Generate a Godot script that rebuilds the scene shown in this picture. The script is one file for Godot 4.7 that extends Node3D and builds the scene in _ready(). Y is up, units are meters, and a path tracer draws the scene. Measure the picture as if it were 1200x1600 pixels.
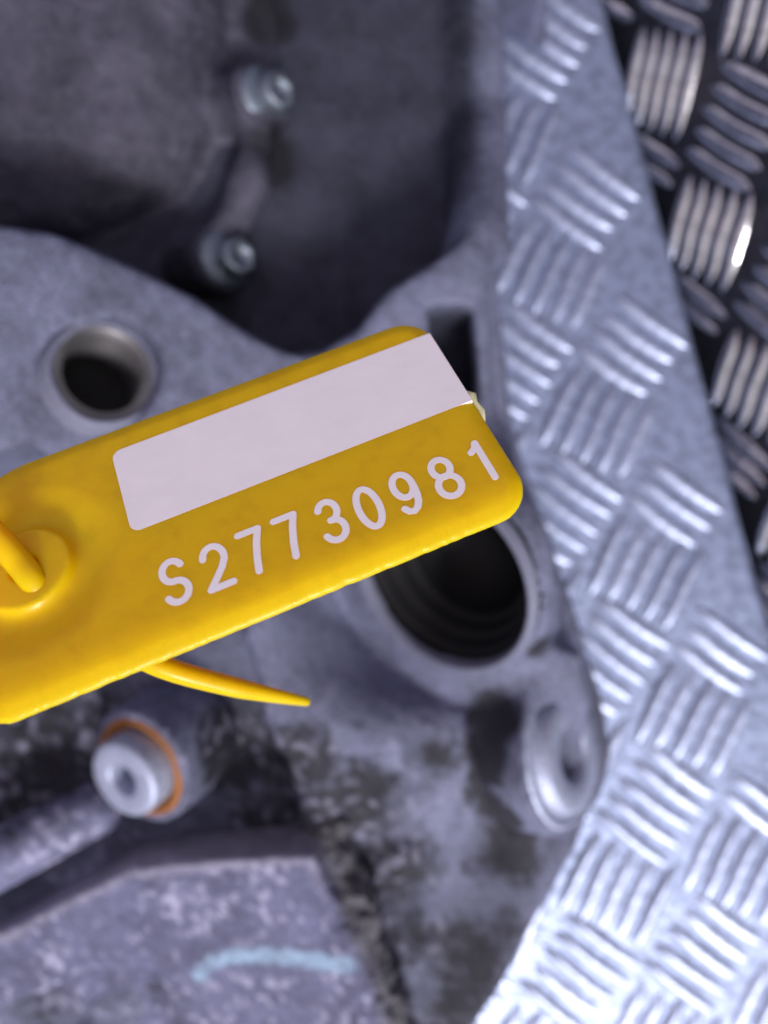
extends Node3D

# Metres, y up. The tread plate lies at y = 0; the camera hangs 0.215 m over it and looks straight down, the picture's foot towards +z.
const EYE := 0.215
const FOCAL := 1200.0          # focal length in pixels of the 1200 x 1600 photograph
const K := 0.00085             # one tag unit in metres
var noise := FastNoiseLite.new()
var fine := FastNoiseLite.new()
var M := {}
var taken := {}

# ---------------------------------------------------------------- helpers
func at(px: float, py: float, mm: float) -> Vector3:   # the point at that height over the plate, in metres
	var s := (EYE - mm * 0.001) / FOCAL
	return Vector3((px - 600.0) * s, mm * 0.001, (py - 800.0) * s)

func mm_at(px: float, py: float, h: float) -> Vector3: return at(px, py, h) * 1000.0

func numbered(called: String) -> String:
	taken[called] = taken.get(called, -1) + 1
	return called if taken[called] == 0 else "%s_%03d" % [called, taken[called]]

func thing(called: String, label: String, category: String, where := Transform3D()) -> Node3D:
	var o := Node3D.new()
	o.name = numbered(called)
	add_child(o, true)
	o.transform = where
	o.set_meta("label", label)
	o.set_meta("category", category)
	return o

func part(called: String, mesh: Mesh, m: Material, parent: Node3D, label := "") -> MeshInstance3D:
	var o := MeshInstance3D.new()
	o.name = called
	o.mesh = mesh
	o.material_override = m
	parent.add_child(o, true)
	if label: o.set_meta("label", label)
	return o

func frame_of(axis: Vector3) -> Basis:
	var y := axis.normalized()
	var x := (Vector3.RIGHT if absf(y.x) < 0.8 else Vector3.BACK).cross(y).normalized()
	return Basis(x, y, x.cross(y))

# A turned shape: profile of (radius, height) in mm about an axis.
func lathe(profile: Array, origin: Vector3, axis: Vector3, n := 48, wob := 0.0) -> ArrayMesh:
	var b := frame_of(axis)
	var st := SurfaceTool.new()
	st.begin(Mesh.PRIMITIVE_TRIANGLES)
	for i in profile.size():
		for k in n + 1:
			var a := TAU * k / n
			var q: Vector2 = profile[i]
			var r := q.x * (1.0 + wob * sin(a * 2.0 + 0.7) + wob * 0.6 * sin(a * 5.0))
			st.add_vertex((origin + b * Vector3(r * cos(a), q.y, r * sin(a))) * 0.001)
	for i in profile.size() - 1:
		for k in n:
			var p := i * (n + 1) + k
			for v in [p, p + n + 1, p + 1, p + 1, p + n + 1, p + n + 2]: st.add_index(v)
	st.generate_normals()
	return st.commit()

# A tube along points (metres) with radius (mm) and flatness per point.
func tube(points: Array, radii: Array, flat := 1.0, n := 16) -> ArrayMesh:
	var st := SurfaceTool.new()
	st.begin(Mesh.PRIMITIVE_TRIANGLES)
	var c := points.size()
	var up := Vector3.UP
	for i in c:
		var t: Vector3 = (points[mini(i + 1, c - 1)] - points[maxi(i - 1, 0)]).normalized()
		var s := t.cross(up).normalized()
		var u := s.cross(t)
		for k in n:
			var a := TAU * k / n
			st.add_vertex(points[i] + (s * cos(a) + u * sin(a) * flat) * radii[i] * 0.001)
	for i in c - 1:
		for k in n:
			var a0 := i * n + k
			var a1 := i * n + (k + 1) % n
			for v in [a0, a0 + n, a1, a1, a0 + n, a1 + n]: st.add_index(v)
	for k in range(1, n - 1):
		for v in [0, k, k + 1]: st.add_index(v)
		for v in [(c - 1) * n, (c - 1) * n + k + 1, (c - 1) * n + k]: st.add_index(v)
	st.generate_normals()
	return st.commit()

func spline(pts: Array, per := 8) -> Array:
	var out := []
	for i in pts.size() - 1:
		for k in per:
			var p0 = pts[maxi(i - 1, 0)]
			var p3 = pts[mini(i + 2, pts.size() - 1)]
			out.append(pts[i].cubic_interpolate(pts[i + 1], p0, p3, float(k) / per))
	out.append(pts[-1])
	return out

# Surface nets of a distance field given in mm, between lo and hi; only the blocks near the surface are looked at.
func nets(f: Callable, lo: Vector3, hi: Vector3, cell: float, tinted := 0) -> ArrayMesh:
	var nb := Vector3i(((hi - lo) / (cell * 4.0)).ceil())
	var n := nb * 4 + Vector3i.ONE
	var sx := n.y * n.z
	var val := PackedFloat32Array()
	val.resize(n.x * sx)
	var active := []
	var reach := cell * 2.0 * 1.732 * 1.35 + cell
	var coarse := PackedFloat32Array()
	coarse.resize(nb.x * nb.y * nb.z)
	WorkerThreadPool.wait_for_group_task_completion(WorkerThreadPool.add_group_task(func(bx):
		for by in nb.y:
			for bz in nb.z:
				coarse[(bx * nb.y + by) * nb.z + bz] = f.call(lo + (Vector3(bx, by, bz) * 4.0 + Vector3.ONE * 2.0) * cell)
	, nb.x, 4))
	val.fill(9.0)
	for bx in nb.x:
		for by in nb.y:
			for bz in nb.z:
				var d := coarse[(bx * nb.y + by) * nb.z + bz]
				if absf(d) <= reach: active.append(Vector3i(bx, by, bz))
	var got := []
	got.resize(active.size())
	WorkerThreadPool.wait_for_group_task_completion(WorkerThreadPool.add_group_task(func(i):
		var o: Vector3i = active[i] * 4
		var v := PackedFloat32Array()
		v.resize(125)
		var w := 0
		for x in 5:
			for y in 5:
				for z in 5:
					v[w] = f.call(lo + Vector3(o.x + x, o.y + y, o.z + z) * cell)
					w += 1
		got[i] = v
	, active.size(), 4))
	for i in active.size():
		var o: Vector3i = active[i] * 4
		var w := 0
		for x in 5:
			for y in 5:
				for z in 5:
					val[(o.x + x) * sx + (o.y + y) * n.z + o.z + z] = got[i][w]
					w += 1
	var ids := {}
	var pos := PackedVector3Array()
	var nor := PackedVector3Array()
	var col := PackedColorArray()
	var idx := PackedInt32Array()
	for bl in active:
		for q in 64:
			var x: int = bl.x * 4 + q / 16
			var y: int = bl.y * 4 + (q / 4) % 4
			var z: int = bl.z * 4 + q % 4
			var b := x * sx + y * n.z + z
			var c0 := val[b]; var c1 := val[b + 1]; var c2 := val[b + n.z]; var c3 := val[b + n.z + 1]
			var b2 := b + sx
			var c4 := val[b2]; var c5 := val[b2 + 1]; var c6 := val[b2 + n.z]; var c7 := val[b2 + n.z + 1]
			var neg := int(c0 < 0) + int(c1 < 0) + int(c2 < 0) + int(c3 < 0) + int(c4 < 0) + int(c5 < 0) + int(c6 < 0) + int(c7 < 0)
			if neg == 0 or neg == 8: continue
			var s := Vector3.ZERO
			var m := 0
			if (c0 < 0) != (c1 < 0): s += Vector3(0, 0, c0 / (c0 - c1)); m += 1
			if (c2 < 0) != (c3 < 0): s += Vector3(0, 1, c2 / (c2 - c3)); m += 1
			if (c4 < 0) != (c5 < 0): s += Vector3(1, 0, c4 / (c4 - c5)); m += 1
			if (c6 < 0) != (c7 < 0): s += Vector3(1, 1, c6 / (c6 - c7)); m += 1
			if (c0 < 0) != (c2 < 0): s += Vector3(0, c0 / (c0 - c2), 0); m += 1
			if (c1 < 0) != (c3 < 0): s += Vector3(0, c1 / (c1 - c3), 1); m += 1
			if (c4 < 0) != (c6 < 0): s += Vector3(1, c4 / (c4 - c6), 0); m += 1
			if (c5 < 0) != (c7 < 0): s += Vector3(1, c5 / (c5 - c7), 1); m += 1
			if (c0 < 0) != (c4 < 0): s += Vector3(c0 / (c0 - c4), 0, 0); m += 1
			if (c1 < 0) != (c5 < 0): s += Vector3(c1 / (c1 - c5), 0, 1); m += 1
			if (c2 < 0) != (c6 < 0): s += Vector3(c2 / (c2 - c6), 1, 0); m += 1
			if (c3 < 0) != (c7 < 0): s += Vector3(c3 / (c3 - c7), 1, 1); m += 1
			s /= m
			var p := lo + (Vector3(x, y, z) + s) * cell
			ids[b] = pos.size()
			pos.append(p * 0.001)
			nor.append(Vector3(c4 + c5 + c6 + c7 - c0 - c1 - c2 - c3, c2 + c3 + c6 + c7 - c0 - c1 - c4 - c5, c1 + c3 + c5 + c7 - c0 - c2 - c4 - c6).normalized())
			if tinted: col.append(cast_tint(p, tinted))
	for b in ids:
		var me := val[b] < 0
		for k in 3:
			var step: int = [sx, n.z, 1][k]
			if b + step >= val.size() or (val[b + step] < 0) == me: continue
			var u: int = [n.z, 1, sx][k]
			var v: int = [1, sx, n.z][k]
			if not (ids.has(b - u) and ids.has(b - v) and ids.has(b - u - v)): continue
			var a: int = ids[b]; var c: int = ids[b - u]; var d: int = ids[b - u - v]; var e: int = ids[b - v]
			for w in ([a, e, d, a, d, c] if me else [a, d, e, a, c, d]): idx.append(w)
	var arr := []
	arr.resize(Mesh.ARRAY_MAX)
	arr[Mesh.ARRAY_VERTEX] = pos
	arr[Mesh.ARRAY_NORMAL] = nor
	if tinted: arr[Mesh.ARRAY_COLOR] = col
	arr[Mesh.ARRAY_INDEX] = idx
	var mesh := ArrayMesh.new()
	mesh.add_surface_from_arrays(Mesh.PRIMITIVE_TRIANGLES, arr)
	return mesh

func smin(a: float, b: float, k: float) -> float:
	var h := maxf(k - absf(a - b), 0.0) / k
	return minf(a, b) - h * h * k * 0.25

func smax(a: float, b: float, k: float) -> float: return -smin(-a, -b, k)

func poly(p: Vector3, pts: PackedVector2Array) -> float:   # signed distance to an outline in plan
	var q := Vector2(p.x, p.z)
	var d := 1e9
	var inside := false
	var j := pts.size() - 1
	for i in pts.size():
		var a := pts[i]
		var e := pts[j] - a
		var w := q - a
		d = minf(d, (w - e * clampf(w.dot(e) / e.length_squared(), 0.0, 1.0)).length_squared())
		if (a.y > q.y) != (pts[j].y > q.y) and q.x < e.x * (q.y - a.y) / e.y + a.x: inside = not inside
		j = i
	return -sqrt(d) if inside else sqrt(d)

func plan(px: Array, h: float) -> PackedVector2Array:   # outline in mm from pixel corners seen at height h
	var out := PackedVector2Array()
	for q in px:
		var v := mm_at(q[0], q[1], h)
		out.append(Vector2(v.x, v.z))
	return out

func rod(p: Vector3, a: Vector3, b: Vector3, r0: float, r1: float) -> float:
	var e := b - a
	var t := clampf((p - a).dot(e) / e.length_squared(), 0.0, 1.0)
	return (p - a - e * t).length() - lerpf(r0, r1, t)

func drum(p: Vector3, o: Vector3, n: Vector3, r: float, bottom: float, top: float) -> float:   # flat-ended cylinder along n
	var t := (p - o).dot(n)
	var q := (p - o - n * t).length() - r
	return maxf(q, maxf(t - top, bottom - t))

func lens_bar(length: float, width: float, height: float, crown := 4.0) -> ArrayMesh:
	var st := SurfaceTool.new()
	st.begin(Mesh.PRIMITIVE_TRIANGLES)
	var ns := 12
	var nw := 6
	for i in ns + 1:
		var t := -1.0 + 2.0 * i / ns
		var w := width * 0.5 * pow(maxf(1.0 - pow(absf(t), 2.6), 0.0004), 0.62)
		var hh := height * pow(1.0 - pow(absf(t), crown), 0.8)
		for k in nw + 1:
			var s := -1.0 + 2.0 * k / nw
			st.add_vertex(Vector3(t * length * 0.5, hh * pow(1.0 - s * s, 0.8) - 0.03, s * w + 0.35 * (1.0 - t * t)) * 0.001)
	for i in ns:
		for k in nw:
			var p := i * (nw + 1) + k
			for v in [p, p + nw + 1, p + 1, p + 1, p + nw + 1, p + nw + 2]: st.add_index(v)
	st.generate_normals()
	return st.commit()

func noise_texture(size: int, freq: float, kind: int, ramp: Array, octaves := 4, as_normal := 0.0, seed_ := 1) -> NoiseTexture2D:
	var t := NoiseTexture2D.new()
	var n := FastNoiseLite.new()
	n.seed = seed_
	n.noise_type = kind
	n.frequency = freq
	n.fractal_octaves = octaves
	t.width = size
	t.height = size
	t.seamless = true
	t.noise = n
	if as_normal > 0.0:
		t.as_normal_map = true
		t.bump_strength = as_normal
	elif ramp:
		var g := Gradient.new()
		g.offsets = PackedFloat32Array(ramp.map(func(r): return r[0]))
		g.colors = PackedColorArray(ramp.map(func(r): return r[1]))
		t.color_ramp = g
	return t

func grey(v: float, b := 1.0) -> Color: return Color(v, v, v * b).linear_to_srgb()

func mat(c: Color, rough: float, metal := 0.0, spec := 0.5) -> StandardMaterial3D:
	var m := StandardMaterial3D.new()
	m.albedo_color = c.linear_to_srgb()
	m.roughness = rough
	m.metallic = metal
	m.metallic_specular = spec
	return m

func tri(m: StandardMaterial3D, tile_mm: float, albedo: Texture2D, normal: Texture2D, depth := 1.0, rough: Texture2D = null) -> StandardMaterial3D:
	m.uv1_triplanar = true
	m.uv1_world_triplanar = false
	m.uv1_scale = Vector3.ONE * (1000.0 / tile_mm)
	m.albedo_texture = albedo
	if normal:
		m.normal_enabled = true
		m.normal_texture = normal
		m.normal_scale = depth
	if rough: m.roughness_texture = rough
	return m

# ---------------------------------------------------------------- the scene
func _ready() -> void:
	var cam := Camera3D.new()
	var look := CameraAttributesPhysical.new()
	look.frustum_focal_length = 18.0
	look.frustum_focus_distance = 0.0945
	look.exposure_aperture = 7.2
	cam.attributes = look
	add_child(cam)
	cam.position = Vector3(0, EYE, 0)
	cam.rotation = Vector3(-PI / 2, 0, 0)
	cam.fov = rad_to_deg(2.0 * atan(800.0 / FOCAL))
	cam.near = 0.01
	cam.far = 50.0
	var around := WorldEnvironment.new()
	var env := Environment.new()
	env.background_mode = Environment.BG_SKY
	var sky := Sky.new()
	var air := ProceduralSkyMaterial.new()
	air.sky_top_color = Color(0.535, 0.505, 0.55)
	air.sky_horizon_color = Color(0.56, 0.55, 0.61)
	air.sky_curve = 0.2
	air.sun_angle_max = 100.0
	air.sun_curve = 0.35
	air.ground_bottom_color = Color(0.16, 0.16, 0.18)
	air.ground_horizon_color = Color(0.3, 0.3, 0.33)
	sky.sky_material = air
	env.sky = sky
	env.tonemap_mode = Environment.TONE_MAPPER_LINEAR
	env.tonemap_exposure = 2.35
	env.sdfgi_enabled = true
	env.ssao_enabled = true
	env.ssil_enabled = true
	around.environment = env
	add_child(around)
	var sun := DirectionalLight3D.new()
	sun.light_energy = 0.55
	sun.light_color = Color(1.0, 0.98, 0.98)
	sun.light_angular_distance = 14.0
	sun.shadow_enabled = true
	add_child(sun)
	sun.look_at_from_position(Vector3(0.3, 0.85, 0.95), Vector3.ZERO)

	noise.seed = 4
	noise.frequency = 0.05
	noise.fractal_octaves = 4
	fine.seed = 9
	fine.frequency = 0.35
	fine.fractal_octaves = 3
	materials()
	plates()
	gearbox()
	seal()

func materials() -> void:
	var grain := noise_texture(512, 0.06, FastNoiseLite.TYPE_SIMPLEX, [], 4, 6.0, 3)
	var flecks := noise_texture(512, 0.045, FastNoiseLite.TYPE_SIMPLEX, [[0.0, grey(0.55)], [0.4, grey(0.72)], [0.6, grey(0.95)], [1.0, grey(1.0)]], 5, 0.0, 5)
	M.cast = tri(mat(Color(1, 1, 1), 0.62, 0.35), 26.0, flecks, grain, 1.4)
	M.cast.vertex_color_use_as_albedo = true
	var scratch := noise_texture(512, 0.02, FastNoiseLite.TYPE_SIMPLEX, [[0.0, grey(0.55)], [0.42, grey(0.86)], [0.6, grey(1.0)], [1.0, grey(1.0)]], 5, 0.0, 8)
	var soft := noise_texture(512, 0.02, FastNoiseLite.TYPE_SIMPLEX, [], 5, 3.0, 12)
	M.tread = tri(mat(Color(0.31, 0.365, 0.53), 0.52, 0.84), 60.0, scratch, soft, 0.5)
	M.tread_bar = tri(mat(Color(0.41, 0.465, 0.63), 0.48, 0.86), 45.0, scratch, soft, 0.6)
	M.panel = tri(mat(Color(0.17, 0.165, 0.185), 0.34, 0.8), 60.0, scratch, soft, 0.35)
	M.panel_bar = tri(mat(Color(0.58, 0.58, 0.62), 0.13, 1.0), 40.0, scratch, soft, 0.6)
	M.steel = tri(mat(Color(0.24, 0.28, 0.34), 0.5, 0.85), 20.0, scratch, soft, 0.5)
	M.zinc = tri(mat(Color(0.38, 0.42, 0.56), 0.55, 0.5), 20.0, scratch, grain, 0.3)
	M.worn_cast = tri(mat(Color(0.20, 0.212, 0.30), 0.6, 0.4), 20.0, flecks, grain, 1.2)
	M.thread = mat(Color(0.24, 0.235, 0.25), 0.36, 0.85)
	M.rust = tri(mat(Color(0.36, 0.135, 0.028), 0.85), 10.0, flecks, grain, 1.0)
	M.seal_rubber = mat(Color(0.006, 0.006, 0.007), 0.5, 0.0, 0.3)
	M.dark = mat(Color(0.02, 0.02, 0.022), 0.8)
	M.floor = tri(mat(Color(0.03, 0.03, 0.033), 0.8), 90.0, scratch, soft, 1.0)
	M.chalk = tri(mat(Color(0.42, 0.62, 0.78), 0.9), 8.0, flecks, grain, 1.0)
	var sheen := noise_texture(512, 0.03, FastNoiseLite.TYPE_SIMPLEX, [], 4, 1.0, 21)
	var smudge := noise_texture(512, 0.012, FastNoiseLite.TYPE_SIMPLEX, [[0.0, grey(0.86)], [0.5, grey(0.97)], [1.0, grey(1.0)]], 5, 0.0, 31)
	var gloss := noise_texture(512, 0.015, FastNoiseLite.TYPE_SIMPLEX, [[0.0, Color(0.6, 0.6, 0.6)], [1.0, Color(1, 1, 1)]], 4, 0.0, 33)
	M.yellow = tri(mat(Color(0.81, 0.435, 0.0), 0.45, 0.0, 0.32), 34.0, smudge, sheen, 0.25, gloss)
	M.yellow.subsurf_scatter_enabled = true
	M.yellow.subsurf_scatter_strength = 0.5
	var haze := noise_texture(512, 0.012, FastNoiseLite.TYPE_SIMPLEX, [[0.0, grey(0.96)], [1.0, grey(1.0)]], 2, 0.0, 41)
	M.print_white = tri(mat(Color(0.88, 0.82, 0.86), 0.6), 60.0, haze, sheen, 0.12)
	M.flash = mat(Color(0.72, 0.72, 0.42), 0.5)

# ---------------------------------------------------------------- tread plates
func plates() -> void:
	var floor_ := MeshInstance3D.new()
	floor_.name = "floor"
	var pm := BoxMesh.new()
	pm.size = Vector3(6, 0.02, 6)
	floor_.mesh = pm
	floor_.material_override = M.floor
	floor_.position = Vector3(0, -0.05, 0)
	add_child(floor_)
	floor_.set_meta("kind", "structure")

	var hd := Vector3(255, 0, 960).normalized()
	var nd := Vector3(hd.z, 0, -hd.x)
	var e0 := at(945, 0, 0)
	# the plate: sheet with a rounded fold down along the edge
	var plate := thing("tread_plate", "bright five-bar aluminium tread plate lying flat under the gearbox casting", "metal plate", Transform3D(Basis(), Vector3(0, -0.04, 0)))
	var lift := Vector3(0, 0.04, 0)
	var st := SurfaceTool.new()
	st.begin(Mesh.PRIMITIVE_TRIANGLES)
	var rim := [Vector2(-0.26, 0), Vector2(-0.003, 0), Vector2(-0.0014, -0.0003), Vector2(-0.0005, -0.001), Vector2(0, -0.0025), Vector2(0, -0.0398)]
	for s in [-0.12, 0.42]:
		for q in rim: st.add_vertex(e0 + hd * s + nd * q.x + Vector3(0, q.y, 0) + lift)
	for i in rim.size() - 1:
		for v in [i, i + rim.size(), i + 1, i + 1, i + rim.size(), i + rim.size() + 1]: st.add_index(v)
	st.generate_normals()
	part("sheet", st.commit(), M.tread, plate)
	var bars := [lens_bar(26.0, 4.6, 1.35), lens_bar(25.0, 4.4, 1.1), lens_bar(26.5, 4.4, 1.45), lens_bar(24.0, 4.6, 0.95)]
	var rng := RandomNumberGenerator.new()
	rng.seed = 5
	var a0 := at(863, 427, 0)
	var e1 := at(734, 899, 0) - at(600, 800, 0)
	var e2 := at(540, 933, 0) - at(600, 800, 0)
	for i in range(-8, 12):
		for j in range(-8, 12):
			var c := a0 + e1 * i + e2 * j
			var along: Vector3 = (e2 if (i + j) % 2 == 0 else e1).normalized()
			var across := along.cross(Vector3.UP)
			for k in 5:
				var p := c + across * ((k - 2) * 0.0058)
				if p.x < 0.012 or p.x > 0.14 or absf(p.z) > 0.17 or (p - e0).dot(nd) > -0.004 - 0.010 * absf(along.dot(nd)): continue
				if p.z < 0.04 and p.x < 0.02: continue
				var o := part("raised_bar", bars[rng.randi() % 4], M.tread_bar, plate)
				o.transform = Transform3D(Basis(along, Vector3.UP, along.cross(Vector3.UP)).rotated(Vector3.UP, rng.randf_range(-0.04, 0.04)), p + lift)
	# the upright panel beyond the gap
	var tilt := deg_to_rad(66.0)
	var up := (nd * cos(tilt) + Vector3.UP * sin(tilt)).normalized()
	var face := up.cross(hd).normalized()
	if face.y < 0: face = -face
	var b0 := at(972, 0, 0)
	var foot := b0 - up * (0.0398 / up.y)
	var panel := thing("upright_tread_panel", "dark polished tread panel rising steeply beyond the black gap, with bright bar ends", "metal panel", Transform3D(Basis(), foot))
	st = SurfaceTool.new()
	st.begin(Mesh.PRIMITIVE_TRIANGLES)
	for s in [-0.12, 0.42]:
		for q in [Vector2(0, 0), Vector2(0.45, 0), Vector2(0.45, -0.003), Vector2(0, -0.003)]:  # upper part stays out of view, made tall to block the sky
			st.add_vertex(hd * s + up * q.x + face * q.y)
	for i in 4:
		var n := (i + 1) % 4
		for v in [i, n, i + 4, n, n + 4, i + 4]: st.add_index(v)
	for v in [0, 2, 1, 0, 3, 2, 4, 5, 6, 4, 6, 7]: st.add_index(v)
	st.deindex()
	st.generate_normals()
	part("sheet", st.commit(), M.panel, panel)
	var ray := at(1030, 130, 0) - Vector3(0, EYE, 0)
	var c0 := Vector3(0, EYE, 0) + ray * ((b0 - Vector3(0, EYE, 0)).dot(face) / ray.dot(face)) - foot
	var tall := [lens_bar(26.0, 4.8, 1.9, 1.9), lens_bar(25.0, 4.6, 1.7, 1.9)]
	var turned := func(v: Vector3) -> Vector3: return hd * v.dot(hd) + up * v.dot(nd)
	for i in range(-6, 9):
		for j in range(-6, 9):
			var c: Vector3 = c0 + turned.call(e1 * i + e2 * j)
			var along: Vector3 = turned.call((e2 if (i + j) % 2 == 0 else e1).normalized()).normalized()
			var across := along.cross(face)
			for k in 5:
				var p := c + across * ((k - 2) * 0.0052)
				if p.dot(up) < 0.034 or p.dot(up) > 0.15 or p.dot(hd) < -0.07 or p.dot(hd) > 0.25: continue
				var o := part("raised_bar", tall[rng.randi() % 2], M.panel_bar, panel)
				o.transform = Transform3D(Basis(along, face, along.cross(face)), p)

# ---------------------------------------------------------------- gearbox casing
var P := {}

func cast_tint(p: Vector3, part_no: int) -> Color:   # 1 bare casting, 2 the worn lower ledge, 3 the darker dome, its shade partly in the colour
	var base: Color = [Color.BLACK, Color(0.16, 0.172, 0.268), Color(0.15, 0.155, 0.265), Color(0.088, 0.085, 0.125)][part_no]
	if part_no == 1 and p.z < -30.0:      # the recess wall, darker metal with part of its shade painted in
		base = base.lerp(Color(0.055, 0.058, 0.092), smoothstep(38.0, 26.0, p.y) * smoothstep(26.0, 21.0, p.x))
	var n := noise.get_noise_3dv(p * 1.2)
	var f := fine.get_noise_3dv(p)
	base = base * (1.0 + 0.45 * n + 0.4 * f)
	if p.z > 35.0 and part_no == 1: base = base.lerp(Color(0.035, 0.034, 0.04), 0.85 * smoothstep(23.0, 14.0, p.y) * smoothstep(35.0, 50.0, p.z))     # low ground, darker towards the bottom
	var grime_shade := 0.0
	for g in P.grime_shade: grime_shade = maxf(grime_shade, (1.0 - (p - g[0]).length() / g[1]) * g[2])
	grime_shade = clampf((grime_shade + 0.6 * n + 0.5 * f) * 2.0, 0.0, 1.0) if grime_shade > 0.0 else clampf((0.8 * n + 0.5 * f - 0.42) * 2.0, 0.0, 0.5)
	base = base.lerp(Color(0.014, 0.014, 0.021), grime_shade * 0.95)
	# flecks where the coating has worn through, in loose clusters
	var w := fine.get_noise_3dv(p * 0.75 + Vector3(50, 0, 0)) + 0.5 * noise.get_noise_3dv(p * 0.9 + Vector3(0, 90, 0))
	var where := 1.0 if part_no == 2 else 0.5 * smoothstep(25.0, 60.0, p.z) * smoothstep(25.0, 5.0, p.x)
	if where > 0.0: base = base.lerp(Color(0.46, 0.46, 0.64), clampf((w - 0.22) * 3.0, 0.0, 1.0) * where)
	if part_no == 2 and p.y > 24.0:     # a stroke of pale blue paint marker
		var q := Vector2(p.x, p.z)
		var near := 99.0
		for i in P.mark.size() - 1: near = minf(near, q.distance_to(Geometry2D.get_closest_point_to_segment(q, P.mark[i], P.mark[i + 1])))
		base = base.lerp(Color(0.34, 0.48, 0.66), smoothstep(2.5, 1.2, near - 0.5 * f - 0.8 * n) * clampf(0.95 + 0.5 * n + 0.7 * f, 0.0, 1.0))
	if part_no == 2 and p.y > 20.0:     # bright worn corner
		var e := poly(p, P.ledge)
		base = base.lerp(Color(0.44, 0.43, 0.56), smoothstep(-3.2, -0.8, e + 1.6 * f) * smoothstep(2.0, 0.8, e) * smoothstep(-12.0, -20.0, p.x) * 0.75)
		base = base.lerp(Color(0.10, 0.098, 0.11), smoothstep(-1.0, 2.5, e) * 0.85 * smoothstep(-30.0, -20.0, p.x))
	return Color(base.r, base.g, base.b, 1.0)

func gearbox_body(p: Vector3) -> float:
	var lump := noise.get_noise_3dv(p) * (0.7 + 2.2 * smoothstep(40.0, 70.0, p.z) * smoothstep(22.0, 4.0, p.x))
	var d := smax(poly(p, P.base), p.y - (13.0 + 0.05 * (p.z + 60.0) + (0.16 * maxf(0.0, p.x + 4.0) if p.z < -20.0 else 0.0) * smoothstep(-20.0, -40.0, p.z)), 4.0)
	# main flange: a thick web with a sloped top
	var top: float = (p - P.flange_at).dot(P.flange_up)
	d = smin(d, smax(poly(p, P.flange), top, 3.5), 5.0)
	# lower skirt
	top = (p - P.skirt_at).dot(P.skirt_up)
	d = smin(d, smax(poly(p, P.skirt), top, 4.0), 6.0)
	# raised rim at the plate side
	d = smin(d, minf(rod(p, P.rim[0], P.rim[1], 6.0, 6.5), rod(p, P.rim[1], P.rim[2], 6.5, 8.0)), 7.0)
	# ring round the bore
	d = smin(d, maxf(drum(p, P.bore, P.bore_up, 25.5, -30.0, 0.0), poly(p, P.flange)), 9.0)
	d += lump + 1.1 * fine.get_noise_3dv(p * 0.6) * smoothstep(40.0, 60.0, p.z) * smoothstep(16.0, 2.0, p.x)
	d = smax(d, -drum(p, P.bore, P.bore_up, 33.0, 0.2, 30.0), 11.0)
	d = smax(d, -drum(p, P.bore, P.bore_up, 23.0, -26.0, 20.0), 1.2)
	d = smax(d, -drum(p, P.hole, P.hole_up, 10.8, -24.0, 20.0), 1.0)
	d = smax(d, -rod(p, P.slot[0], P.slot[1], 3.5, 3.2), 1.0)
	d = smax(d, -maxf(poly(p, P.pocket), 16.0 - p.y), 2.5)
	d = smax(d, -rod(p, P.notch[0], P.notch[1], 4.0, 5.5), 3.0)
	d = smax(d, -rod(p, P.dip[0], P.dip[1], 4.0, 3.0), 3.0)
	d = smax(d, -rod(p, P.gully[0], P.gully[1], 5.0, 5.0), 5.0)
	d = smin(d, drum(p, P.bush, P.bush_up, 18.6, -16.0, -3.6), 6.0)     # spot face of the bushing
	return d

func dome_field(p: Vector3) -> float:
	var q: Vector3 = p - P.dome
	var r := Vector2(q.x, q.z).length()
	var d := pow(pow(absf(q.x) / 51.0, 2.6) + pow(absf(q.z) / 52.0, 2.6) + pow(absf(q.y) / 34.0, 2.6), 1.0 / 2.6) - 1.0
	d *= 33.0
	d = smin(d, maxf(r - 64.0, q.y - 9.0), 3.0)
	d = smin(d, rod(p, P.ridge[0], P.ridge[1], 4.2, 4.6), 4.0)
	d = smin(d, rod(p, P.ridge[1], P.ridge[2], 4.6, 5.0), 4.0)
	for b in P.bolts: d = smin(d, drum(p, b, P.bolt_up, 9.0, -20.0, -1.2), 4.0)
	return smax(d, -p.y, 1.0) + noise.get_noise_3dv(p * 0.8) * 1.5 + fine.get_noise_3dv(p * 0.4) * 0.4

func shade_wall_field(p: Vector3) -> float:   # added high wall, unseen, blocks the sky on the far side and left
	var q := Vector2(p.x + 40.0, p.z + 20.0)
	var d := absf(Vector2(q.x / 1.0, q.y).length() - 146.0) - 9.0
	d = maxf(d, p.x - 45.0 + 0.15 * (p.y))
	d = maxf(d, p.z + 20.0)
	return maxf(d, p.y - 140.0) + noise.get_noise_3dv(p * 0.5) * 1.5

func rib_field(p: Vector3) -> float:
	var d := rod(p, P.rib[0], P.rib[1], 8.0, 7.0)
	return smin(d, rod(p, P.rib[0] + Vector3(0, -14, 3), P.rib[1] + Vector3(0, -12, 3), 7.0, 7.0), 6.0) + noise.get_noise_3dv(p) * 0.5

func ledge_field(p: Vector3) -> float:
	var n := noise.get_noise_3dv(p) * 0.6 + fine.get_noise_3dv(p) * 0.3
	var top: float = (p - P.ledge_at).dot(P.ledge_up)
	var d := smax(poly(p, P.ledge), top, 1.6)
	d = smax(d, -maxf(poly(p, P.step), -top - 9.0), 1.6)
	for q in P.ragged: d = smin(d, rod(p, q[0], q[1], q[2], q[3]) + 2.2 * fine.get_noise_3dv(p * 0.5) + 1.5 * noise.get_noise_3dv(p * 1.5), 6.0)
	return d + n * (1.0 + 1.2 * smoothstep(-14.0, 0.0, p.x))

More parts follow.
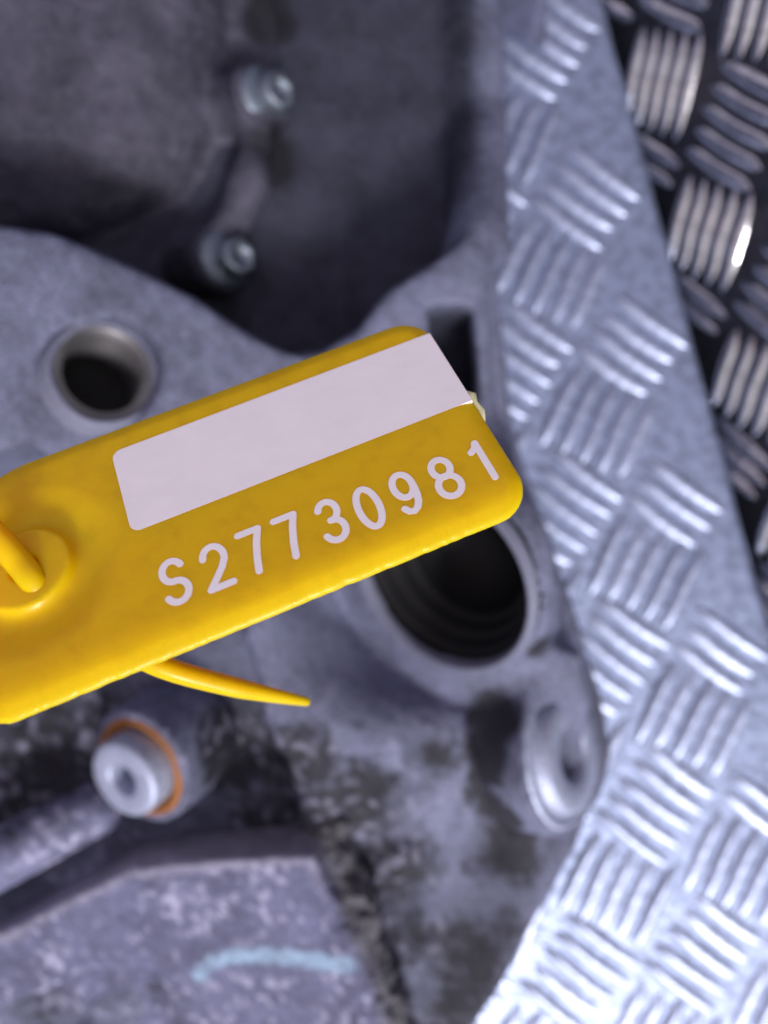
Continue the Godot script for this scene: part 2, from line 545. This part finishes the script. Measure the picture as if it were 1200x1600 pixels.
func pin_boss_field(p: Vector3) -> float:
	var d := drum(p, P.pin, P.pin_up, 14.6, -24.0, -6.0)
	d = smin(d, rod(p, P.pin - P.pin_up * 14.0, P.pin - P.pin_up * 26.0, 13.5, 14.0), 4.0)
	d = smax(d, -drum(p, P.pin, P.pin_up, 12.0, -10.0, 5.0), 1.0)
	return d + noise.get_noise_3dv(p) * 0.4

func gearbox() -> void:
	P.base = plan([[-260, -260], [735, -260], [748, 0], [752, 200], [765, 350], [775, 500], [790, 640], [835, 790], [868, 880], [897, 980], [925, 1080], [938, 1160], [900, 1265], [830, 1395], [712, 1600], [620, 1760], [-260, 1760]], 8)
	P.flange = plan([[-260, 300], [-100, 345], [0, 368], [100, 384], [180, 408], [250, 436], [300, 462], [350, 495], [400, 525], [450, 542], [500, 540], [560, 500], [600, 445], [660, 402], [738, 350], [772, 390], [778, 520], [792, 640], [830, 780], [862, 880], [890, 980], [915, 1080], [880, 1110], [760, 1110], [600, 1080], [480, 1010], [380, 930], [250, 850], [120, 740], [60, 700], [0, 718], [-260, 780]], 48)
	P.flange_at = mm_at(200, 560, 52)
	P.flange_up = Vector3(0.20, 1.0, 0.10).normalized()
	P.skirt = plan([[400, 880], [620, 980], [800, 1000], [900, 1010], [925, 1100], [905, 1200], [850, 1300], [790, 1400], [730, 1500], [690, 1580], [640, 1720], [520, 1720], [560, 1600], [520, 1420], [470, 1250], [420, 1100], [380, 980]], 28)
	P.skirt_at = mm_at(620, 1100, 36)
	P.skirt_up = Vector3(0.10, 1.0, 0.30).normalized()
	P.rim = [mm_at(742, -120, 12), mm_at(752, 180, 12), mm_at(745, 380, 30)]
	P.bore = mm_at(681, 906, 41)
	P.bore_up = Vector3(-0.59, 0.70, 0.37).normalized()
	P.bush = mm_at(897, 1178, 31)
	P.bush_up = Vector3(0.77, 0.62, -0.17).normalized()
	P.hole = mm_at(165, 580, 52)
	P.hole_up = Vector3(0.50, 0.82, -0.16).normalized()
	P.slot = [mm_at(752, 266, 20), mm_at(763, 306, 22)]
	P.pocket = plan([[668, 478], [738, 474], [752, 620], [690, 640]], 40)
	P.notch = [mm_at(540, 1180, 36), mm_at(600, 1330, 30)]
	P.dip = [mm_at(660, 1170, 36), mm_at(690, 1230, 34)]
	P.gully = [mm_at(772, 1130, 38), mm_at(776, 1340, 26)]
	P.dome = mm_at(80, 110, 2)
	P.bolts = [mm_at(415, 150, 18), mm_at(355, 405, 18)]
	P.ridge = [mm_at(405, 190, 15), mm_at(392, 280, 15), mm_at(355, 370, 16)]
	P.bolt_up = Vector3(0.72, 0.66, 0.05).normalized()
	P.rib = [mm_at(-120, 1400, 32), mm_at(150, 1262, 24)]
	P.ledge = plan([[-200, 1560], [0, 1463], [110, 1405], [200, 1357], [300, 1342], [490, 1328], [530, 1420], [575, 1530], [640, 1760], [-200, 1760]], 35)
	P.ledge_at = mm_at(300, 1430, 35)
	P.ledge_up = Vector3(-0.04, 1.0, 0.10).normalized()
	P.step = plan([[-220, 1700], [0, 1592], [130, 1530], [240, 1522], [262, 1640], [262, 1800], [-220, 1800]], 35)
	P.ragged = [[mm_at(500, 1240, 24), mm_at(548, 1420, 29), 5.0, 5.5], [mm_at(548, 1420, 29), mm_at(615, 1640, 27), 5.5, 7.0]]
	P.pin = mm_at(190, 1220, 36)
	P.pin_up = Vector3(-0.42, 0.86, 0.24).normalized()
	P.mark = []
	for q in [[312, 1522], [325, 1506], [350, 1493], [400, 1488], [450, 1494], [500, 1498], [548, 1500]]:
		var v := mm_at(q[0], q[1], 34)
		P.mark.append(Vector2(v.x, v.z))
	P.grime_shade = [  # oily dirt, plus painted shade in the gully and the gaps by the bolts
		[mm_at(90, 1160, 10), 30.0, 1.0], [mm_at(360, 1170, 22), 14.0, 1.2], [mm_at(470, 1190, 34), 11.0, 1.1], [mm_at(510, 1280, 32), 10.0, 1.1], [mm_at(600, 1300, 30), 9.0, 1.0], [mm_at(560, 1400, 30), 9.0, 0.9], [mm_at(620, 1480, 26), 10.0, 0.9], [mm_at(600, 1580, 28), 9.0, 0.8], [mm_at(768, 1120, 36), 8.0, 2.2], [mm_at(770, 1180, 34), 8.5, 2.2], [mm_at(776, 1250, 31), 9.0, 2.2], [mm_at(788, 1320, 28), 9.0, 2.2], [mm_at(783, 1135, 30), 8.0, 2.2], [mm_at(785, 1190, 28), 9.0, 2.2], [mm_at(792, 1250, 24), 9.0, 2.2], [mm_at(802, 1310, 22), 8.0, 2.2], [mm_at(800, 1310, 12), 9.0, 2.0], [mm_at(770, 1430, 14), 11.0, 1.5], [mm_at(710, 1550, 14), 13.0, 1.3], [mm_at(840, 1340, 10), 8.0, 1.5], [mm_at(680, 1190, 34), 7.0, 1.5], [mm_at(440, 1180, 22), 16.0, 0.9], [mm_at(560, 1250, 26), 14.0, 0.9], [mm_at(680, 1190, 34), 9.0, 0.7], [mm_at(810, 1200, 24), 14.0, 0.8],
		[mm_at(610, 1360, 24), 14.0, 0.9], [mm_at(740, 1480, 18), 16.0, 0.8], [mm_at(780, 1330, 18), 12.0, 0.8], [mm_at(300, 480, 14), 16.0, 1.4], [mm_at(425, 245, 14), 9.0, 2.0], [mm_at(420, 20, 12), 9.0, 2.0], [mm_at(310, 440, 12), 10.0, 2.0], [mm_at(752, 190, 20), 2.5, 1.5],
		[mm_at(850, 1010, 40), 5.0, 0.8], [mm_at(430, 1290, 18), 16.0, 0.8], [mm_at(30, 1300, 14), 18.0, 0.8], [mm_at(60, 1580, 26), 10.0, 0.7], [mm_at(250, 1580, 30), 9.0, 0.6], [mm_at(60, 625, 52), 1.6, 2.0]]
	var g := thing("gearbox_casing", "grey cast aluminium gearbox casing with threaded holes, bolts and oily dirt", "gearbox", Transform3D())
	var cell := 1.5
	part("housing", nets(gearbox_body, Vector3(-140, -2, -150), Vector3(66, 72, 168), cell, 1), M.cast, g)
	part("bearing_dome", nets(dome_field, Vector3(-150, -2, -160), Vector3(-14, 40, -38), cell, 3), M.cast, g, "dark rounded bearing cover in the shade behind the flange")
	part("rib", nets(rib_field, Vector3(-130, -2, 58), Vector3(-58, 40, 116), cell, 2), M.cast, g)
	part("ledge", nets(ledge_field, Vector3(-130, -2, 58), Vector3(20, 50, 166), 1.1, 2), M.cast, g, "pale worn ledge with bright flecks")
	var boss := part("pin_boss", nets(pin_boss_field, P.pin - Vector3(36, 34, 36), P.pin + Vector3(40, 8, 36), 1.2, 1), M.cast, g)
	# a high wall out of view, added to keep skylight off the recess
	part("added_shade_wall", nets(shade_wall_field, Vector3(-190, -2, -200), Vector3(62, 150, 60), 3.5, 1), M.cast, g)
	# dowel sleeve with its rusty seat
	part("dowel_sleeve", lathe([Vector2(9.6, -13), Vector2(9.7, -1.4), Vector2(9.3, -0.4), Vector2(8.5, 0), Vector2(4.6, 0), Vector2(4.0, -0.3), Vector2(3.7, -1.0), Vector2(3.6, -9)], P.pin, P.pin_up), M.zinc, g, "pale hollow dowel sleeve in a rust-stained seat")
	part("dowel_bottom", lathe([Vector2(3.7, -7), Vector2(0.01, -8.2)], P.pin, P.pin_up), M.dark, g)
	part("rust_ring", lathe([Vector2(9.7, -7.0), Vector2(10.2, -6.6), Vector2(11.2, -5.8), Vector2(11.9, -5.0), Vector2(12.6, -5.5), Vector2(13.0, -6.6)], P.pin, P.pin_up, 48, 0.02), M.rust, boss)
	# threaded hole
	var prof := [Vector2(13.6, -4.0), Vector2(12.2, -0.8), Vector2(11.4, 0.1), Vector2(10.8, 0.0), Vector2(10.2, -0.9)]
	part("hole_rim", lathe(prof, P.hole, P.hole_up, 48, 0.02), M.worn_cast, g)
	prof = []
	for i in 7:
		prof.append(Vector2(10.4, -0.8 - i * 2.8))
		prof.append(Vector2(10.2, -1.7 - i * 2.8))
		prof.append(Vector2(8.3, -2.6 - i * 2.8))
		prof.append(Vector2(8.4, -3.2 - i * 2.8))
	part("threaded_hole", lathe(prof, P.hole, P.hole_up), M.thread, g, "dark steel thread inside the flange hole")
	part("hole_bottom", lathe([Vector2(9.8, -18.5), Vector2(0.01, -19.5)], P.hole, P.hole_up), M.dark, g)
	# shaft bore with its stepped rubber seal
	part("shaft_seal", lathe([Vector2(22.5, -2.4), Vector2(22.2, -4.6), Vector2(21.4, -5.2), Vector2(20.9, -4.8), Vector2(20.3, -5.6), Vector2(20.1, -8.4), Vector2(19.2, -9.0), Vector2(18.6, -8.4), Vector2(17.9, -9.4), Vector2(17.7, -12.4), Vector2(16.9, -13.0), Vector2(16.3, -12.4), Vector2(15.6, -13.4), Vector2(15.4, -24), Vector2(0.01, -25)], P.bore, P.bore_up, 64), M.seal_rubber, g, "black stepped seal inside the large shaft bore")
	part("bore_rim", lathe([Vector2(24.6, -2.4), Vector2(24.0, -0.2), Vector2(23.3, 0.15), Vector2(22.7, -0.4), Vector2(22.4, -3.0)], P.bore, P.bore_up, 64, 0.003), M.worn_cast, g)
	# bushing at the plate edge
	part("bushing", lathe([Vector2(17.6, -4.4), Vector2(17.0, -3.0), Vector2(16.2, -2.7), Vector2(15.4, -3.2), Vector2(13.8, -3.2), Vector2(13.5, -0.8), Vector2(12.8, 0.0), Vector2(7.4, 0.0), Vector2(6.5, -0.7), Vector2(6.2, -9.0)], P.bush, P.bush_up, 64), M.zinc, g, "bright steel bushing ring beside the tread plate")
	part("bushing_bottom", lathe([Vector2(6.3, -8.0), Vector2(0.01, -8.6)], P.bush, P.bush_up), M.dark, g)
	# flange bolts
	for b in P.bolts:
		var o := part("flange_bolt", lathe([Vector2(7.6, -1.4), Vector2(7.6, -0.4), Vector2(7.0, 0.2), Vector2(5.4, 1.2), Vector2(0.01, 1.3)], b, P.bolt_up), M.steel, g)
		part("hex_head", lathe([Vector2(4.9, 1.0), Vector2(4.9, 5.6), Vector2(4.2, 6.2), Vector2(2.8, 6.2), Vector2(2.6, 5.0), Vector2(0.01, 4.9)], b, P.bolt_up, 6), M.steel, o)
# ---------------------------------------------------------------- the yellow seal
const TAG_L := -26.5
const TAG_R := 53.4
const TAG_T := -5.0
const TAG_B := 35.8

func tag_outline(p: Vector2) -> float:
	var c := Vector2((TAG_L + TAG_R) / 2, (TAG_T + TAG_B) / 2)
	var h := Vector2((TAG_R - TAG_L) / 2, (TAG_B - TAG_T) / 2)
	var r := 5.5 if p.x > 0 else (14.0 if p.y < 15.4 else 7.0)
	var q := (p - c).abs() - h + Vector2.ONE * r
	return Vector2(maxf(q.x, 0), maxf(q.y, 0)).length() + minf(maxf(q.x, q.y), 0.0) - r

# tag units: x along, z across (down the picture), y out of the front face
func tag_field(p: Vector3) -> float:
	var edge := tag_outline(Vector2(p.x, p.z))
	if p.z > 34.0 and p.x < 45.0: edge += 0.22 * maxf(0.0, fine.get_noise_1d(p.x * 1.3) + 0.15)   # trimmed flash along the foot
	var e2 := Vector2(p.x + 15.3, p.z - 15.1)
	var r := e2.length()
	var front := p.y
	front += 0.55 * smoothstep(0.0, 1.0, clampf((edge + 3.4) / 3.4, 0.0, 1.0)) ** 2     # eased border
	front += 1.1 * maxf(0.0, (p.z - 30.5) / 5.5) ** 2                                      # the foot curls back
	front += 1.2 * smoothstep(14.5, 7.0, r)                                             # dished round the collar
	var back := -2.2 - 0.6 * maxf(0.0, (p.z - 29.0) / 7.0) ** 2 - p.y
	var q := Vector2(maxf(edge + 0.7, 0.0), maxf(maxf(front, back) + 0.7, 0.0))
	var d := q.length() + minf(maxf(edge + 0.7, maxf(front, back) + 0.7), 0.0) - 0.7
	var collar := maxf(r - 6.2, absf(p.y + 0.6) - 0.9)
	d = smin(d, smax(collar, 1.9 - r, 0.8), 3.2)
	return smax(d, 1.9 - r, 0.4)

func stroke(pts: Array, w: float, y0: float, y1: float, st: SurfaceTool) -> void:   # a flat rounded ribbon in tag units; closed when it ends where it began
	var n := pts.size()
	var closed: bool = pts[0].distance_to(pts[n - 1]) < 0.01
	var a := []
	var b := []
	for i in n:
		var t: Vector2 = (pts[(i + 1) % (n - 1)] - pts[(i + n - 2) % (n - 1)]).normalized() if closed else (pts[mini(i + 1, n - 1)] - pts[maxi(i - 1, 0)]).normalized()
		var s := Vector2(-t.y, t.x) * w * 0.5
		a.append(pts[i] + s)
		b.append(pts[i] - s)
	for i in n - 1:
		flat_tri(a[i], b[i], b[i + 1], y1, st)
		flat_tri(a[i], b[i + 1], a[i + 1], y1, st)
		edge(a[i + 1], a[i], y0, y1, st)
		edge(b[i], b[i + 1], y0, y1, st)
	if closed: return
	for e in 2:
		var c: Vector2 = pts[(n - 1) * e]
		var from: Vector2 = (b[0] if e == 0 else a[n - 1]) - c
		for k in 8:
			var p := c + from.rotated(-PI * k / 8.0)
			var q := c + from.rotated(-PI * (k + 1) / 8.0)
			flat_tri(c, p, q, y1, st)
			edge(q, p, y0, y1, st)

func flat_tri(a: Vector2, b: Vector2, c: Vector2, y: float, st: SurfaceTool) -> void:
	if (b - a).cross(c - a) < 0.0:
		var t := b
		b = c
		c = t
	for v in [a, b, c]:
		st.set_normal(Vector3.UP)
		st.add_vertex(Vector3(v.x, y, v.y) * K)

func edge(v: Vector2, w: Vector2, y0: float, y1: float, st: SurfaceTool) -> void:
	var nn := Vector3(w.y - v.y, 0, v.x - w.x).normalized()
	for q in [[v, y0], [w, y1], [v, y1], [v, y0], [w, y0], [w, y1]]:
		st.set_normal(nn)
		st.add_vertex(Vector3(q[0].x, q[1], q[0].y) * K)

func slab(ring: PackedVector2Array, y0: float, y1: float, st: SurfaceTool) -> void:
	var ids := Geometry2D.triangulate_polygon(ring)
	for i in range(0, ids.size(), 3): flat_tri(ring[ids[i]], ring[ids[i + 1]], ring[ids[i + 2]], y1, st)
	for i in ring.size():
		if Geometry2D.is_polygon_clockwise(ring): edge(ring[i], ring[(i + 1) % ring.size()], y0, y1, st)
		else: edge(ring[(i + 1) % ring.size()], ring[i], y0, y1, st)

func arc(c: Vector2, r: Vector2, from: float, to: float, n := 14) -> Array:   # degrees, clockwise from the right, y down
	var out := []
	for i in n + 1:
		var a := deg_to_rad(lerpf(from, to, float(i) / n))
		out.append(c + Vector2(cos(a) * r.x, sin(a) * r.y))
	return out

func glyph(ch: String) -> Array:   # strokes in a box 1 wide (x -0.5..0.5) and 1 high (y 0..1)
	match ch:
		"S": return [arc(Vector2(0, 0.26), Vector2(0.42, 0.26), -25, -180) + arc(Vector2(0, 0.26), Vector2(0.42, 0.24), 170, 95, 6) + arc(Vector2(0, 0.74), Vector2(0.46, 0.245), -85, 0, 7) + arc(Vector2(0, 0.74), Vector2(0.46, 0.26), 8, 155)]
		"2": return [arc(Vector2(0, 0.29), Vector2(0.44, 0.29), -170, 20) + [Vector2(0.24, 0.56), Vector2(-0.1, 0.78), Vector2(-0.46, 1.0)], [Vector2(-0.46, 1.0), Vector2(0.48, 1.0)]]
		"7": return [[Vector2(-0.46, 0.0), Vector2(0.46, 0.0)], [Vector2(0.46, 0.0), Vector2(0.22, 0.32), Vector2(0.04, 0.66), Vector2(-0.08, 1.0)]]
		"3": return [arc(Vector2(0, 0.25), Vector2(0.4, 0.25), -160, 70) + [Vector2(-0.02, 0.49)], [Vector2(-0.02, 0.49)] + arc(Vector2(0, 0.74), Vector2(0.45, 0.26), -62, 160)]
		"0": return [arc(Vector2(0, 0.5), Vector2(0.44, 0.5), 0, 360, 40)]
		"9": return [arc(Vector2(0, 0.31), Vector2(0.42, 0.31), 0, 360, 30), [Vector2(0.42, 0.31), Vector2(0.43, 0.46), Vector2(0.40, 0.64), Vector2(0.32, 0.81), Vector2(0.17, 0.94), Vector2(-0.03, 1.0), Vector2(-0.22, 0.97), Vector2(-0.36, 0.87)]]
		"8": return [arc(Vector2(0, 0.24), Vector2(0.38, 0.24), 0, 360, 28), arc(Vector2(0, 0.73), Vector2(0.46, 0.27), 0, 360, 28)]
		"1": return [[Vector2(-0.28, 0.2), Vector2(-0.04, 0.13), Vector2(0.1, 0.0)], [Vector2(0.1, 0.0), Vector2(0.1, 1.0)]]
	return []

func seal() -> void:
	# the tag's own axes, tilted so that its lower edge comes nearer to the eye
	var ex := Vector3(0.92171, -0.11402, -0.37074)
	var ez := Vector3(0.37162, 0.53342, 0.75985)
	var ey := ez.cross(ex).normalized()
	var where := Transform3D(Basis(ex, ey, ez).orthonormalized(), Vector3(-0.0354, EYE - 0.0996, -0.00773))
	var tag := thing("security_seal", "yellow plastic security seal tag with a white strip, serial number and threaded strap", "security seal", where)
	var mesh := nets(func(p): return tag_field(p / K * 0.001) * K * 1000.0, Vector3(TAG_L - 1.5, -3.2, TAG_T - 1.5) * K * 1000.0, Vector3(TAG_R + 1.5, 1.6, TAG_B + 1.5) * K * 1000.0, 0.36)
	part("tag_plate", mesh, M.yellow, tag)
	# white strip, rounded at its inner end and running off the tag's end
	var ring := PackedVector2Array()
	for q in arc(Vector2(1.5, 1.6), Vector2(1.5, 1.5), 270, 180, 6) + arc(Vector2(1.5, 14.4), Vector2(1.5, 1.5), 180, 90, 6): ring.append(q)
	ring.append_array(PackedVector2Array([Vector2(60, 15.9), Vector2(60, 0.1)]))
	var outer := PackedVector2Array()
	for c in [[TAG_R - 5.5, TAG_B - 5.5, 0], [-5.0, TAG_B - 5.5, 90], [-5.0, TAG_T + 5.5, 180], [TAG_R - 5.5, TAG_T + 5.5, 270]]:
		for q in arc(Vector2(c[0], c[1]), Vector2(5.2, 5.2), c[2], c[2] + 90, 8): outer.append(q)
	var st := SurfaceTool.new()
	st.begin(Mesh.PRIMITIVE_TRIANGLES)
	for pl in Geometry2D.intersect_polygons(ring, outer): slab(pl, -0.6, 0.015, st)
	part("white_strip", st.commit(), M.print_white, tag)
	st = SurfaceTool.new()
	st.begin(Mesh.PRIMITIVE_TRIANGLES)
	var row := [["S", 4.0, 26.2, 3.9], ["2", 9.8, 26.4, 3.9], ["7", 15.3, 26.4, 3.7], ["7", 20.6, 26.4, 3.7], ["3", 26.6, 26.5, 3.8], ["0", 32.1, 26.8, 3.9], ["9", 37.7, 26.8, 3.8], ["8", 43.7, 26.9, 4.0], ["1", 49.6, 26.6, 3.6]]
	var lift := 0.012
	for k in row.size():
		for s in glyph(row[k][0]):
			var pts := []
			for v in s: pts.append(Vector2(row[k][1] + v.x * row[k][3] * 0.86, row[k][2] + (v.y - 0.5) * 6.6))
			lift += 0.0015
			stroke(pts, 1.02, -0.3, lift, st)
	part("serial_number", st.commit(), M.print_white, tag)
	# ragged bits of moulding flash
	st = SurfaceTool.new()
	part("moulding_flash", tube([Vector3(53.3, -1.2, 13.0) * K, Vector3(53.9, -1.1, 14.2) * K, Vector3(53.7, -1.2, 15.6) * K, Vector3(53.9, -1.3, 17.4) * K, Vector3(53.3, -1.2, 19.4) * K], [0.3, 0.6, 0.35, 0.45, 0.2], 0.5, 8), M.flash, tag)
	# the strap: from the tag's far end round a lug, back over the front, through the collar and out behind
	var inv := where.affine_inverse()
	var path := [Vector3(-24, -1, 15) * K, Vector3(-34, -2, 15) * K, inv * at(-330, 1010, 96), inv * at(-420, 960, 70), inv * at(-360, 800, 84), inv * at(-200, 690, 118), Vector3(-22.5, 7.2, 1.2) * K, Vector3(-18.6, 4.6, 7.6) * K, Vector3(-15.6, 1.4, 14.3) * K, Vector3(-14.0, -2.6, 18.5) * K,
		inv * at(150, 978, 108), inv * at(240, 1036, 108), inv * at(360, 1072, 104), inv * at(482, 1097, 98)]
	var pts := spline(path, 8)
	var rad := []
	for i in pts.size():
		var t := float(i) / (pts.size() - 1)
		rad.append(1.65 if t < 0.84 else (lerpf(1.65, 1.45, (t - 0.84) / 0.09) if t < 0.93 else lerpf(1.45, 0.62, (t - 0.93) / 0.07)))
	part("strap", tube(pts, rad, 1.0, 16), M.yellow, tag)
